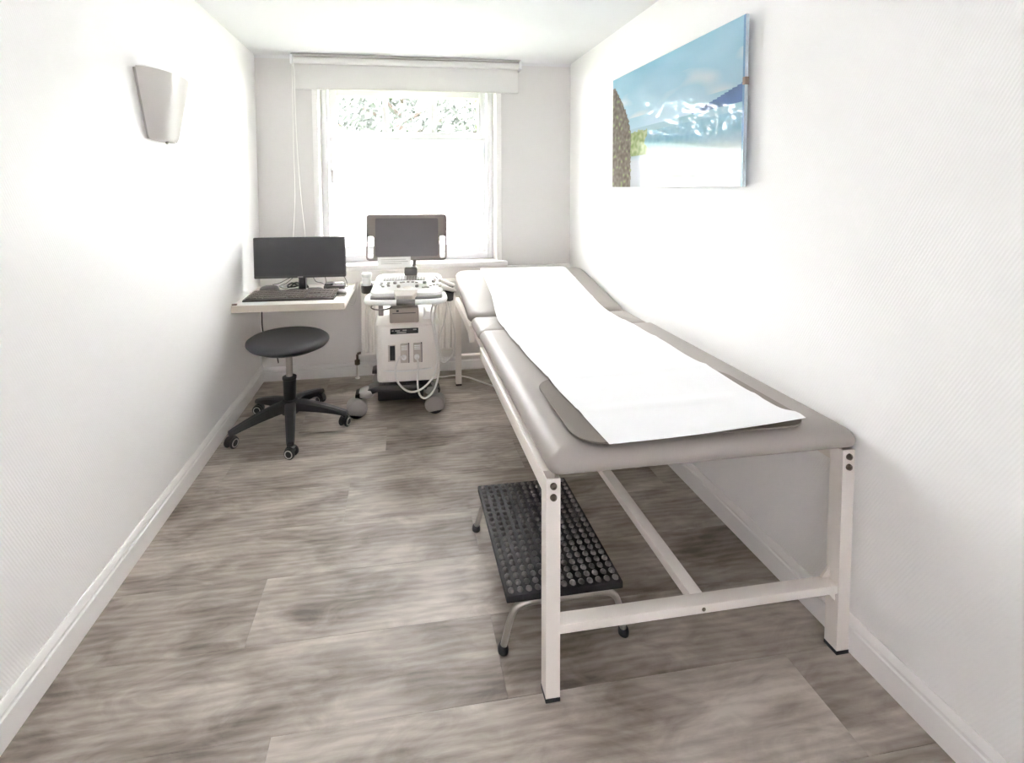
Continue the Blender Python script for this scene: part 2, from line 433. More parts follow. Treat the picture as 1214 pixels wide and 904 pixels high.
# roller blind above the window
rb = thing('roller_blind', (0.08, 3.46, 2.19), 'pale grey roller blind rolled up above the window', 'blind')
obj('roller_tube', MB().lathe([(0.026, -0.845), (0.026, 0.845)], (0.083, 3.475, 2.393), 24, axis='x'), m_roller, rb)
obj('blind_cloth', MB().box(-0.765, 0.930, 3.5000, 3.5018, 2.195, 2.393), m_roller, rb, smooth=0)
obj('hem_bar', MB().box(-0.765, 0.930, 3.496, 3.506, 2.186, 2.198, 0.003), m_roller, rb)
for s_, x in ((-1, -0.772), (1, 0.937)):
    obj('bracket', MB().box(x-0.008, x+0.008, 3.44, 3.535, 2.36, 2.425, 0.003), m_pvc, rb)
obj('head_rail', MB().box(-0.775, 0.94, 3.445, 3.535, 2.418, 2.432, 0.002), m_bluegrey, rb)
obj('pull_cord', MB().tube(spline([(-0.768, 3.455, 2.37), (-0.772, 3.452, 1.8), (-0.770, 3.45, 1.4), (-0.788, 3.45, 1.12), (-0.792, 3.45, 0.98)]), 0.0045, 6), m_cord, rb)
obj('pull_cord', MB().tube(spline([(-0.757, 3.455, 2.37), (-0.748, 3.452, 1.8), (-0.728, 3.45, 1.4), (-0.706, 3.45, 1.12), (-0.70, 3.45, 0.98)]), 0.0045, 6), m_cord, rb)

# ------------------------------------------------------------------ garden outside
struct('ground', MB().box(-14, 14, YB+T+0.02, 30, -0.75, -0.55), m_lawn, smooth=0)
def tree(x, y, zc, rx, rz, seed, leafmat, label, density=1.0):
    t = thing('garden_tree', (x, y, -0.55), label, 'tree', 'trees outside the window')
    rnd = random.Random(seed)
    tr = MB().tube(spline([(x, y, -0.55), (x+0.05, y, zc*0.4), (x-0.06, y, zc)]), [0.16*(1-0.6*i/16) for i in range(17)], 8)
    for k in range(9):
        a = rnd.uniform(0, 2*PI); z0 = zc-rz*0.6+rnd.uniform(0, rz*0.8)
        tr.tube(spline([(x, y, z0), (x+math.cos(a)*rx*0.4, y+math.sin(a)*rx*0.4, z0+0.35), (x+math.cos(a)*rx*0.8, y+math.sin(a)*rx*0.8, z0+0.6)], 4), [0.05-0.005*i for i in range(9)], 6)
    obj('trunk', tr, m_bark, t)
    bm = bmesh.new()
    for k in range(int(2600*density)):
        while True:
            v = Vector((rnd.uniform(-1, 1), rnd.uniform(-1, 1), rnd.uniform(-1, 1)))
            if 0.2 < v.length < 1 and noise.noise(v*2.6+Vector((seed, 0, 0))) > -0.3: break
        p = Vector((x+v.x*rx, y+v.y*rx, zc+v.z*rz))
        q = Vector((rnd.gauss(0, 1), rnd.gauss(0, 1), rnd.gauss(0, 1))).normalized(); u = q.orthogonal().normalized(); w = q.cross(u)
        s_ = rnd.uniform(0.06, 0.13)
        bm.faces.new([bm.verts.new(p+u*s_), bm.verts.new(p+w*s_*0.45+q*0.02), bm.verts.new(p-u*s_), bm.verts.new(p-w*s_*0.45+q*0.02)])
    obj('foliage', bm, leafmat, t, smooth=0)
for tx, ty, tz, rx_, rz_, sd, mt_, lab in ((-3.0, 10.2, 3.1, 1.5, 2.3, 11, m_leaf, 'leftmost tree seen through the left upper pane'), (0.05, 10.0, 3.0, 1.48, 2.3, 5, m_leaf, 'dark tree seen through the middle upper pane'), (3.05, 9.6, 3.0, 1.45, 2.3, 23, m_leaf2, 'pale green tree seen through the right upper pane'),
        (-1.5, 13.4, 3.3, 1.65, 2.8, 31, m_leaf, 'tree further back, left of the middle pane'), (1.9, 13.2, 3.3, 1.65, 2.8, 37, m_leaf, 'tree further back, right of the middle pane')):
    tree(tx, ty, tz, rx_, rz_, sd, mt_, lab, 1.7)
for tx, ty, sd, lab in ((-6.1, 9.9, 41, 'tree left of the window view, mirrored in the middle of the picture'), (-9.2, 10.4, 43, 'far left garden tree, mirrored at the near edge of the picture')):
    tree(tx, ty, 3.0, 1.5, 2.4, sd, m_leaf, lab, 1.7)

# ------------------------------------------------------------------ wall lamp on the left wall
LY, LZ0, LZ1 = 2.158, 1.666, 1.946
sx = XL
wl = thing('wall_sconce', (sx, LY, LZ0), 'frosted half-cone wall lamp, switched off, on the left wall', 'wall lamp')
def half_cone(z, ry, dx, n=20, inset=0.0):
    return [Vector((sx+0.012+(dx-inset)*math.sin(PI*k/n), LY-(ry-inset)*math.cos(PI*k/n), z)) for k in range(n+1)]
b = MB()
zs = [(LZ1, 0.182, 0.092), (LZ1-0.09, 0.157, 0.080), (LZ1-0.18, 0.131, 0.067), (LZ0+0.015, 0.106, 0.054), (LZ0, 0.096, 0.048)]
outer = [half_cone(z, r_, d) for z, r_, d in zs]; inner = [half_cone(z, r_, d, inset=0.006) for z, r_, d in reversed(zs)]
b.loft([inner[-1]]+outer+inner, cap=False, closed=False)
obj('lamp_shade', b, m_opal, wl)
obj('bottom_cap', MB().loft([half_cone(LZ0+0.004, 0.094, 0.046), half_cone(LZ0-0.004, 0.086, 0.042)]), m_opal, wl)
obj('back_plate', MB().prism([(LY-0.180, LZ1-0.004), (LY-0.094, LZ0), (LY+0.094, LZ0), (LY+0.180, LZ1-0.004)], sx+0.0005, sx+0.012, 'x', 0.003), m_bluegrey, wl)
obj('lamp_finial', MB().sphere((sx+0.035, LY, LZ0-0.008), 0.007), m_chrome, wl)

# ------------------------------------------------------------------ picture on the right wall
def picture():
    Y0, Y1, Z0, Z1 = 1.622, 2.730, 1.446, 2.118          # near edge, far edge
    xf = XR-0.032
    t = thing('wall_picture', (XR, (Y0+Y1)/2, Z0), 'frameless glossy seaside house picture in blues on the right wall', 'picture')
    NU, NV = 200, 124
    me_v = []; f = []; cols = []
    def lerp(a, c, k): return tuple(a[i]+(c[i]-a[i])*k for i in range(3))
    def colour(u, v):
        """u: 0 far edge .. 1 near edge; v: 0 bottom .. 1 top"""
        n1 = noise.noise(Vector((u*5, v*9, 1.3))); n2 = noise.noise(Vector((u*42, v*30, 4.1))); n3 = noise.noise(Vector((u*14, v*12, 9.7)))
        c = lerp((198, 228, 246), (156, 206, 228), max(0, min(1, (v-0.55)*2.0+n1*0.35)))        # sky
        if n1 > 0.12 and 0.6 < v < 0.82: c = lerp(c, (226, 238, 244), min(1, (n1-0.12)*3))
        hz = 0.50
        if u > 0.70 and hz < v < hz+0.115*(u-0.70)/0.30: c = (112, 140, 188)      # dark blue headland
        if v <= hz:                                                        # sea; its pale foot is the blind's reflection put into the ink
            c = lerp(lerp((134, 182, 204), (160, 204, 222), 0.5+0.5*n2), (216, 220, 226), max(0, min(1, (0.36-v)/0.14)))
            if v > hz-0.05: c = lerp((206, 222, 232), (158, 200, 216), min(1, u*1.6))
        if u < 0.36+0.06*n3 and 0.27 < v < 0.47+0.03*n2: c = lerp((140, 160, 100), (196, 206, 164), max(0, min(1, 0.5+n2)))   # bush
        if u < 0.205-0.17*max(0, (v-0.45)/0.45)**1.6+0.012*n2 and v < 0.93+0.1*n2:            # hedge
            c = lerp((104, 96, 86), (156, 148, 134), max(0, min(1, 0.5+0.9*n2)))
            if n2 > 0.42: c = (160, 172, 122)
        if u > 0.99: c = (132, 170, 206)
        return c
    for j in range(NV+1):
        for i in range(NU+1):
            u = i/NU; v = j/NV
            me_v.append((xf, Y1+(Y0-Y1)*u, Z0+(Z1-Z0)*v))
    for j in range(NV):
        for i in range(NU):
            a = j*(NU+1)+i; f.append((a, a+1, a+NU+2, a+NU+1))
            cols.append(colour((i+0.5)/NU, (j+0.5)/NV))
    me = bpy.data.meshes.new('print'); me.from_pydata(me_v, [], f)
    at = me.color_attributes.new('ink', 'FLOAT_COLOR', 'CORNER')
    for p, c in zip(me.polygons, cols):
        for li in p.loop_indices: at.data[li].color = tuple(k*0.72 for k in srgb(*c)[:3])+(1,)
    me.materials.append(m_print)
    if me.polygons[0].normal.x > 0: me.flip_normals()
    pn = obj('backing_panel', MB().box(xf+0.0004, xf+0.014, Y0, Y1, Z0, Z1), m_panel, t, smooth=0)
    o = bpy.data.objects.new('printed_face', me); C.objects.link(o); o.parent = pn; o.location = -WLOC[pn.name]
    obj('standoff_frame', MB().box(xf+0.0138, XR-0.0005, Y0+0.12, Y1-0.12, Z0+0.10, Z1-0.10), m_bluegrey, t, smooth=0)
    for y in (Y0+0.004,):
        obj('edge_clip', MB().box(xf-0.002, xf+0.015, y-0.008, y+0.006, Z0+0.40, Z0+0.43, 0.001), m_brass, t)
picture()

# ------------------------------------------------------------------ examination table
BX0, BX1, BY0, BY1 = 0.386, 1.356, 1.159, 3.255
et = thing('examination_table', ((BX0+BX1)/2, (BY0+BY1)/2, 0), 'grey padded examination table with white steel frame along the right wall', 'examination table')
LW = 0.041
def leg(x0, y0, top):
    b = MB(); x1, y1 = x0+LW, y0+LW; w = 0.003
    # open square tube
    for r in ((x0, x1, y0, y0+w), (x0, x1, y1-w, y1), (x0, x0+w, y0+w, y1-w), (x1-w, x1, y0+w, y1-w)):
        b.box(r[0], r[1], r[2], r[3], 0.012, top)
    o = obj('leg', b, m_frame, et, smooth=0)
    obj('foot_cap', MB().box(x0-0.001, x1+0.001, y0-0.001, y1+0.001, 0.0, 0.0125, 0.001), m_rubber, o)
    return o
for x0 in (BX0, BX1-LW):
    o = leg(x0, BY0, 0.648)
    for z in (0.628, 0.596):
        b = MB().lathe([(0.0, 0.003), (0.0045, 0.003), (0.005, 0.0055), (0.0085, 0.0055), (0.0098, 0.003), (0.0098, 0)], (0, 0, 0), 16, M=Matrix.Translation((x0+LW/2, BY0, z)) @ Matrix.Rotation(PI/2, 4, 'X'))
        obj('screw', b, m_screw, o)
    leg(x0, BY1-LW, 0.655)
for x0 in (BX0, BX1-0.028):
    s_ = x0 == BX0
    obj('side_rail', MB().box(x0, x0+0.028, BY0+LW, 2.205, 0.590, 0.646, 0.003), m_frame, et)
    obj('head_side_rail', MB().prism([(BY1-LW, 0.655), (BY1-LW, 0.600), (2.62, 0.594), (2.55, 0.55), (2.52, 0.56), (2.56, 0.645), (2.62, 0.653)], x0, x0+0.026, 'x', 0.002), m_frame, et)
    # hinge plate that carries the sections
    obj('hinge_plate', MB().box(x0+0.03, x0+0.045, 2.14, 2.70, 0.585, 0.640, 0.003), m_frame, et)
obj('end_rail', MB().box(BX0+LW, BX1-LW, BY1-0.035, BY1-0.005, 0.61, 0.65, 0.003), m_frame, et)
obj('end_rail', MB().box(BX0+LW, BX1-LW, BY0+0.075, BY0+0.105, 0.618, 0.647, 0.003), m_frame, et)
for y in (BY0, BY1-LW):
    cb = obj('crossbar', MB().box(BX0+LW, BX1-LW, y+0.001, y+0.040, 0.196, 0.223, 0.002), m_frame, et)
    if y == BY0:
        obj('screw', MB().lathe([(0.0, 0.002), (0.004, 0.002), (0.006, 0.001), (0.006, 0)], (0, 0, 0), 14, M=Matrix.Translation((0.866, BY0+0.001, 0.209)) @ Matrix.Rotation(PI/2, 4, 'X')), m_screw, cb)
obj('corner_bracket', MB().prism([(BX1-LW, 0.225), (BX1-LW-0.03, 0.225), (BX1-LW, 0.262)], BY0+0.030, BY0+0.036, 'y'), m_frame, et, smooth=0)
obj('corner_bracket', MB().prism([(BX1-LW, 0.196), (BX1-LW-0.028, 0.196), (BX1-LW, 0.165)], BY0+0.010, BY0+0.016, 'y'), m_frame, et, smooth=0)
obj('stretcher', MB().box(0.848, 0.890, BY0+0.040, BY1-LW, 0.190, 0.222, 0.002), m_frame, et)

def cushion(x0, x1, y0, y1, z0, z1, r, pr=0.05, crown=0.008, M=None):
    w, l = x1-x0, y1-y0; cx, cy = (x0+x1)/2, (y0+y1)/2; h = z1-z0; R = []
    def ring(ins, z):
        return [Vector((cx+a, cy+c, z)) for a, c in rrect(w-2*ins, l-2*ins, max(pr-ins, 0.004), 8)]
    R.append(ring(r*0.55, z0))
    for k in range(4):
        a = PI/2*k/4; R.append(ring(r*0.55*(1-math.sin(a)), z0+r*0.4*(1-math.cos(a))))
    for k in range(0, 9):
        a = PI/2*k/8; R.append(ring(r*(1-math.cos(a)), z1-r*0.75*(1-math.sin(a))-crown))
    mn = min(w, l)/2
    for q in (0.25, 0.5, 0.75, 0.97):
        ins = r+(mn-r)*q; R.append(ring(min(ins, mn-0.006), z1-crown+crown*math.sin(PI/2*q)))
    return MB().loft(R, M=M)
c_ = obj('main_cushion', cushion(0.397, 1.373, 1.155, 2.30, 0.648, 0.722, 0.055, 0.034, 0.010), m_vinyl, et)
obj('middle_cushion', cushion(0.397, 1.373, 2.298, 2.585, 0.640, 0.706, 0.05, 0.035, 0.008), m_vinyl, et)
HT = math.radians(11.5)
HM = Matrix.Translation((0, 2.575, 0.640)) @ Matrix.Rotation(HT, 4, 'X')
obj('head_cushion', cushion(0.388, 1.366, 0.0, 0.735, 0.0, 0.070, 0.05, 0.075, 0.006, M=HM), m_vinyl, et)
obj('head_board', MB(HM).box(0.42, 1.33, 0.02, 0.69, -0.014, 0.002, 0.002), m_frame, et)
obj('head_strut', MB().tube([(0.87, 3.05, 0.735), (0.87, 2.90, 0.60)], 0.012).tube([(0.43, 2.90, 0.612), (1.33, 2.90, 0.612)], 0.012), m_frame, et)

# rubber mat and paper on it
def sheet(fx0, fx1, ys, fz, nx, th, rip=0.0, seed=0):
    top = []; bot = []
    for y in ys:
        a, c = fx0(y), fx1(y); rt_, rb_ = [], []
        for i in range(nx+1):
            u = i/nx; x = a+(c-a)*u; z = fz(x, y)+rip*noise.noise(Vector((x*3+seed, y*5.5, 0.3)))
            rt_.append(Vector((x, y, z+th))); rb_.append(Vector((x, y, z)))
        top.append(rt_); bot.append(rb_)
    return MB().loft([t_+list(reversed(b_)) for t_, b_ in zip(top, bot)])
CT = 0.7225
mo = rrect(0.755, 0.435, 0.085, 8)
b = MB().loft([[Vector((0.865+x*s_, 1.397+y*s_, z)) for x, y in mo] for s_, z in ((1, CT-0.0005), (1, CT+0.002), (0.996, CT+0.0035), (0.5, CT+0.0035), (0.02, CT+0.0035))])
tag(obj('foot_mat', b, m_mat, None), 'dark grey rubber mat with rounded corners under the paper on the table', 'mat')
def lin(pts):
    def f(y):
        for (a, va), (c, vc) in zip(pts, pts[1:]):
            if y <= c: return va+(vc-va)*(max(y, a)-a)/(c-a)
        return pts[-1][1]
    return f
pz = lin([(1.0, CT+0.0045), (1.62, CT+0.0045), (1.70, CT+0.001), (2.22, CT+0.001), (2.30, CT-0.009), (2.50, CT-0.012), (2.60, CT-0.005), (2.75, 0.7465), (3.24, 0.8465), (3.28, 0.8475), (3.30, 0.838)])
px0 = lin([(1.15, 0.572), (1.5, 0.548), (2.1, 0.520), (2.42, 0.527), (2.62, 0.550), (2.8, 0.570), (3.3, 0.582)])
px1 = lin([(1.15, 1.205), (2.2, 1.208), (3.3, 1.226)])
def paper_z(x, y):
    z = sum(pz(y+d) for d in (-0.05, -0.025, 0, 0.025, 0.05))/5
    z += 0.0012+0.0045*max(0, min(1, (y-1.2)/0.3))*(0.5+0.5*math.sin(y*19+x*2.2))*max(0, min(1, (2.4-y)/0.5))
    z += 0.022*math.exp(-((y-1.20)/0.05)**2)*max(0, (x-0.72)/0.48)**1.5*(1 if y > 1.15 else 0) if x > 0.72 else 0
    for fy_, fh_ in ((1.36, 0.004), (1.62, 0.005), (1.98, 0.004), (2.28, 0.003), (2.72, 0.004), (3.02, 0.003)):
        z += fh_*max(0.0, 1-abs(y-fy_-0.04*(x-0.9))/0.03)
    return z
ys = [1.150+0.06*0]+[1.150+i*0.02 for i in range(1, 108)]
ys = [y for y in ys if y <= 3.30]
def px0n(y): return px0(y)
b = MB()
rows = []
for y in ys:
    a, c = px0(y), px1(y)
    t_ = []; bt = []
    for i in range(25):
        u = i/24; x = a+(c-a)*u
        yy = y+(0.030 if True else 0)*(1-min(1, (y-1.15)/0.3))*(0.5+0.5*(u))  # the near end is cut slightly askew
        z = paper_z(x, yy); t_.append(Vector((x, yy, z+0.0012))); bt.append(Vector((x, yy, z)))
    rows.append(t_+list(reversed(bt)))
b.loft(rows)
tag(obj('paper_sheet', b, m_paper, None, 50), 'long white paper strip laid over the examination table', 'paper')

# ------------------------------------------------------------------ step stool under the table
ss = thing('step_stool', (0.495, 1.555, 0), 'low step stool with black studded tread and bent tube legs under the table', 'step stool')
SX, SY = (0.306, 0.684), (1.292, 1.812)
tr = obj('tread', MB().box(SX[0], SX[1], SY[0], SY[1], 0.176, 0.199, 0.003), m_tread, ss)
b = MB(); NXs, NYs = 13, 20
bm_s = bmesh.new()
for j in range(NYs):
    for i in range(NXs):
        cx = SX[0]+0.018+(SX[1]-SX[0]-0.036)*i/(NXs-1); cy = SY[0]+0.018+(SY[1]-SY[0]-0.036)*j/(NYs-1)
        vs = []
        for r_, z_ in ((0.0105, 0.1985), (0.0085, 0.2035), (0.0045, 0.2060)):
            vs.append([bm_s.verts.new((cx+r_*math.cos(2*PI*k/8), cy+r_*math.sin(2*PI*k/8), z_)) for k in range(8)])
        for q in range(2):
            for k in range(8): bm_s.faces.new((vs[q][k], vs[q][(k+1) % 8], vs[q+1][(k+1) % 8], vs[q+1][k]))
        bm_s.faces.new(vs[2])
obj('rubber_studs', bm_s, m_stud, tr, 60, kind='stuff')
for y, fy in ((1.303, 1.314), (1.790, 1.818)):
    P = [(0.300, fy, 0.018), (0.312, y+(fy-y)*0.4, 0.080), (0.321, y, 0.118), (0.336, y, 0.148), (0.368, y, 0.1635), (0.45, y, 0.165), (0.55, y, 0.165), (0.628, y, 0.1635), (0.660, y, 0.148), (0.675, y, 0.118), (0.685, y+(fy-y)*0.4, 0.080), (0.697, fy, 0.018)]
    lg = obj('tube_leg_pair', MB().tube(spline(P, 5), 0.0105, 12), m_steel, ss)
    for x in (0.300, 0.697):
        s_ = -1 if x < 0.5 else 1
        obj('rubber_foot', MB().lathe([(0.012, 0), (0.0165, 0.003), (0.0175, 0.012), (0.015, 0.021), (0.0116, 0.025)], (x+s_*0.001, fy, 0), 16), m_rubber, lg)

# ------------------------------------------------------------------ swivel stool
SC = Vector((-0.680, 2.792, 0))
st = thing('swivel_stool', SC, 'round black swivel stool on a five-star castor base below the desk', 'stool')
SM = Matrix.Translation((SC.x, SC.y, 0.535)) @ Matrix.Rotation(math.radians(1.6), 4, 'Y')
seat = MB(SM).lathe([(0.0, -0.028), (0.17, -0.028), (0.205, -0.024), (0.226, -0.014), (0.237, 0.0), (0.236, 0.012), (0.222, 0.022), (0.19, 0.028), (0.12, 0.031), (0.0, 0.032)], n=48)
obj('seat', seat, m_seat, st, 60)
obj('seat_pan', MB(SM).lathe([(0.0, -0.042), (0.15, -0.042), (0.178, -0.037), (0.180, -0.027), (0.0, -0.027)], n=40), m_dkgrey, st)
obj('gas_lift', MB().lathe([(0.019, 0.28), (0.019, 0.49)], (SC.x, SC.y, 0), 20), m_chrome, st)
obj('lift_sleeve', MB().lathe([(0.030, 0.15), (0.036, 0.16), (0.038, 0.302), (0.041, 0.305), (0.041, 0.318), (0.030, 0.322)], (SC.x, SC.y, 0), 24), m_black, st)
obj('hub', MB().lathe([(0.030, 0.095), (0.052, 0.10), (0.055, 0.155), (0.045, 0.182), (0.034, 0.186)], (SC.x, SC.y, 0), 28), m_black, st)
for k in range(5):
    a = math.radians(67+72*k); d = Vector((math.cos(a), math.sin(a), 0)); s_ = Vector((-d.y, d.x, 0))
    rings = []
    for r_, zt, zb, w in ((0.03, 0.176, 0.118, 0.032), (0.10, 0.166, 0.112, 0.030), (0.18, 0.148, 0.102, 0.027), (0.26, 0.124, 0.088, 0.024), (0.315, 0.104, 0.076, 0.022), (0.342, 0.094, 0.070, 0.018)):
        c0 = SC+d*r_
        rings.append([c0+s_*(-w)+Vector((0, 0, zb)), c0+s_*w+Vector((0, 0, zb)), c0+s_*w+Vector((0, 0, zt-0.010)), c0+s_*w*0.62+Vector((0, 0, zt)), c0-s_*w*0.62+Vector((0, 0, zt)), c0-s_*w+Vector((0, 0, zt-0.010))])
    arm = obj('arm', MB().loft(rings), m_black, st, 40)
    # twin-wheel castor
    cc = SC+d*0.325; ca = a+math.radians(random.Random(k+2).uniform(20, 80))
    CM = Matrix.Translation((cc.x, cc.y, 0.031)) @ Matrix.Rotation(ca, 4, 'Z')
    ct = obj('castor', MB(CM).lathe([(0.010, 0.010), (0.010, 0.052)], (0, 0, 0), 12).prism([(-0.030, 0.0), (-0.028, 0.016), (-0.016, 0.030), (0.004, 0.034), (0.022, 0.026), (0.026, 0.006), (0.0, 0.0)], -0.011, 0.011, 'y'), m_black, st)
    for q in (-1, 1):
        obj('wheel', MB(CM).lathe([(0.018, 0), (0.029, 0.001), (0.031, 0.004), (0.031, 0.011), (0.028, 0.0145), (0.018, 0.0145)], (0.004, q*0.0200-0.00725, 0), 22, axis='y'), m_black, ct)
        obj('wheel_rim', MB(CM).tube([Vector((0.004+0.0205*math.cos(2*PI*i/20), q*0.0280, 0.0205*math.sin(2*PI*i/20))) for i in range(21)], 0.0028, 6), m_bluegrey, ct)

# ------------------------------------------------------------------ desk shelf and what stands on it
DZ = 0.727
dk = thing('wall_desk', (-0.70, 3.2, DZ-0.045), 'small white laminate desk top fixed in the left corner', 'desk')
DPOLY = [(-1.051, 2.935), (-0.362, 2.908), (-0.350, 3.498), (-1.051, 3.498)]
obj('desk_top', MB().prism(DPOLY, DZ-0.045, DZ, 'z', 0.002), m_desk, dk)
obj('edge_band', MB().prism([(-1.051, 2.9325), (-0.3605, 2.9053), (-0.3605, 2.9105), (-1.051, 2.9375)], DZ-0.044, DZ-0.002, 'z'), m_edge, dk, smooth=0)
obj('wall_batten', MB().box(-1.050, -0.42, 3.47, 3.512, DZ-0.09, DZ-0.045, 0.002), m_desk, dk)
obj('corner_clip', MB().box(-1.050, -1.020, 2.937, 2.952, DZ, DZ+0.010, 0.002), m_brass, dk)
DKZ = DZ
# monitor
MMX = Matrix.Translation((-0.683, 3.165, 0)) @ Matrix.Rotation(math.radians(-2.0), 4, 'Z')
mn = thing('computer_monitor', (-0.683, 3.20, DKZ), 'wide black computer monitor on the white desk', 'monitor')
b = MB(MMX).loft([[Vector((x, y, 0.983+z)) for x, z in rrect(0.606-2*i, 0.278-2*i, 0.006, 3)] for y, i in ((0.0, 0.001), (0.003, 0.0), (0.020, 0.0), (0.032, 0.03), (0.045, 0.06))])
cs = obj('casing', b, m_black, mn)
obj('screen', MB(MMX).box(-0.295, 0.295, -0.0012, 0.002, 0.862, 1.114), m_screen, cs, smooth=0)
obj('badge', MB(MMX).box(-0.018, 0.018, -0.001, 0.002, 0.848, 0.854), m_bluegrey, cs, smooth=0)
obj('stand_neck', MB(MMX).box(-0.024, 0.024, 0.040, 0.085, DKZ+0.008, 0.92, 0.004), m_black, mn)
obj('stand_base', MB(MMX).loft([[Vector((x*s_, 0.122+y*s_, z)) for x, y in rrect(0.25, 0.115, 0.055, 8)] for s_, z in ((0.98, DKZ), (1, DKZ+0.005), (0.96, DKZ+0.012), (0.2, DKZ+0.018))]), m_black, mn)
# keyboard
kb = thing('keyboard', (-0.722, 3.12, DKZ), 'full-size dark keyboard on the white desk', 'keyboard')
KM = Matrix.Translation((-0.722, 3.110, DKZ)) @ Matrix.Rotation(math.radians(-2.6), 4, 'Z')
KW, KD = 0.575, 0.215
obj('keyboard_case', MB(KM).prism([(-KD/2, 0.0), (KD/2, 0.0), (KD/2, 0.026), (KD/2-0.02, 0.027), (-KD/2+0.012, 0.014), (-KD/2, 0.009)], -KW/2, KW/2, 'x', 0.003), m_kbd, kb)
bk = MB(KM)
def krow(y, z, xs, w, d):
    for x in xs: bk.box(x-w/2, x+w/2, y-d/2, y+d/2, z-0.006, z+0.007, 0.0)
for r in range(6):
    y = KD/2-0.030-r*0.0305; z = 0.026-(KD/2-y-0.02)*0.078
    n_ = 14
    if r < 5:
        krow(y, z, [-KW/2+0.024+i*0.0262 for i in range(n_)], 0.0225, 0.024)
    else:
        for x, w in ((-0.258, 0.03), (-0.222, 0.03), (-0.186, 0.03), (-0.09, 0.145), (0.012, 0.03), (0.046, 0.03), (0.08, 0.026)): krow(y, z, [x], w, 0.024)
    if r not in (3,):
        krow(y, z, [0.118+i*0.0262 for i in range(3)], 0.0225, 0.024)
    krow(y, z, [0.196+i*0.0262 for i in range(4)], 0.0225, 0.024)
obj('keys', bk, m_key, kb, smooth=0, kind='stuff')
# mouse
mo_ = thing('computer_mouse', (-0.412, 3.13, DKZ), 'grey computer mouse right of the keyboard', 'mouse')
MM = Matrix.Translation((-0.407, 3.130, DKZ)) @ Matrix.Rotation(math.radians(6), 4, 'Z')
def blob(w, l, h, prof): return [[Vector((x*s_, y*s_, z*h)) for x, y in rrect(w, l, w*0.48, 7)] for s_, z in prof]
DOME = ((0.92, 0), (1, 0.12), (1, 0.35), (0.93, 0.62), (0.78, 0.85), (0.5, 0.97), (0.1, 1.0))
ms = obj('mouse_shell', MB(MM).loft(blob(0.068, 0.115, 0.034, DOME)), m_dkgrey, mo_, 60)
obj('mouse_skirt', MB(MM).loft(blob(0.073, 0.120, 0.010, ((0.95, 0), (1, 0.3), (1, 0.8), (0.96, 1)))), m_bluegrey, mo_, 60)
obj('scroll_wheel', MB(MM).lathe([(0.003, -0.004), (0.008, -0.003), (0.008, 0.003), (0.003, 0.004)], (0, 0.034, 0.025), 14, axis='x'), m_black, ms)
# small devices behind the keyboard
d1 = thing('dome_device', (-0.935, 3.32, DKZ), 'low dark dome-shaped device behind the left end of the keyboard', 'device')
DM = Matrix.Translation((-0.925, 3.30, DKZ)) @ Matrix.Rotation(math.radians(-70), 4, 'Z')
obj('dome_shell', MB(DM).loft(blob(0.085, 0.13, 0.045, DOME)), m_dkgrey, d1, 60)
obj('base_ring', MB(DM).loft(blob(0.09, 0.135, 0.012, ((0.97, 0), (1, 0.3), (1, 0.8), (0.96, 1)))), m_black, d1, 60)
d2 = thing('docking_box', (-0.50, 3.30, DKZ), 'flat dark box behind the right half of the keyboard', 'device')
obj('box_body', MB().box(-0.550, -0.405, 3.27, 3.36, DKZ, DKZ+0.034, 0.006), m_dkgrey, d2)
obj('box_lid', MB().box(-0.545, -0.485, 3.28, 3.35, DKZ+0.033, DKZ+0.048, 0.007), m_black, d2)
obj('port', MB().box(-0.53, -0.50, 3.2695, 3.272, DKZ+0.010, DKZ+0.022), m_black, d2, smooth=0)
tag(obj('white_adapter', MB().box(-0.478, -0.418, 3.30, 3.34, DKZ+0.0345, DKZ+0.0455, 0.003), m_card), 'small white adapter lying on the flat dark box', 'adapter')
tag(obj('white_stick', MB(Matrix.Translation((-0.655, 3.225, DKZ)) @ Matrix.Rotation(0.5, 4, 'Z')).box(-0.008, 0.008, -0.03, 0.03, 0.016, 0.028, 0.004), m_card), 'small white plug lying on the monitor foot', 'plug')
tag(obj('desk_paper', MB().prism([(-1.03, 2.95), (-0.86, 2.938), (-0.85, 3.0), (-1.025, 3.012)], DZ+0.0001, DZ+0.0012, 'z'), m_card, smooth=0), 'white paper sheet at the front left of the desk', 'paper')
def cable(name, pts, r, material, label, n=8):
    return tag(obj(name, MB().tube(spline(pts, n), r, 7), material, None, 60), label, 'cable')
cable('black_cable', [(-0.70, 3.235, 0.855), (-0.77, 3.26, 0.83), (-0.85, 3.28, 0.79), (-0.90, 3.30, DKZ+0.05)], 0.0028, m_black, 'thin black cable running from the monitor to the dome device')
cable('black_cable', [(-0.73, 3.235, 0.85), (-0.80, 3.28, 0.79), (-0.86, 3.32, 0.76), (-0.84, 3.38, DKZ+0.004), (-0.80, 3.42, DKZ+0.004)], 0.0028, m_black, 'black cable drooping behind the monitor to the desk back')
cable('black_cable', [(-0.62, 3.235, 0.855), (-0.60, 3.26, 0.80), (-0.57, 3.30, 0.78), (-0.56, 3.385, 0.745), (-0.57, 3.42, DKZ+0.005)], 0.0026, m_black, 'black cable hanging right of the monitor neck')
cable('black_cable', [(-0.535, 3.235, 0.86), (-0.532, 3.255, 0.82), (-0.530, 3.265, 0.775), (-0.530, 3.255, DKZ+0.004)], 0.0022, m_black, 'straight black cable dropping from the monitor to the dark box')
cable('black_cable', [(-0.48, 3.235, 0.85), (-0.42, 3.27, 0.835), (-0.395, 3.30, 0.79), (-0.395, 3.36, DKZ+0.004), (-0.43, 3.42, DKZ+0.004)], 0.0022, m_black, 'thin cable arching off the right of the monitor')
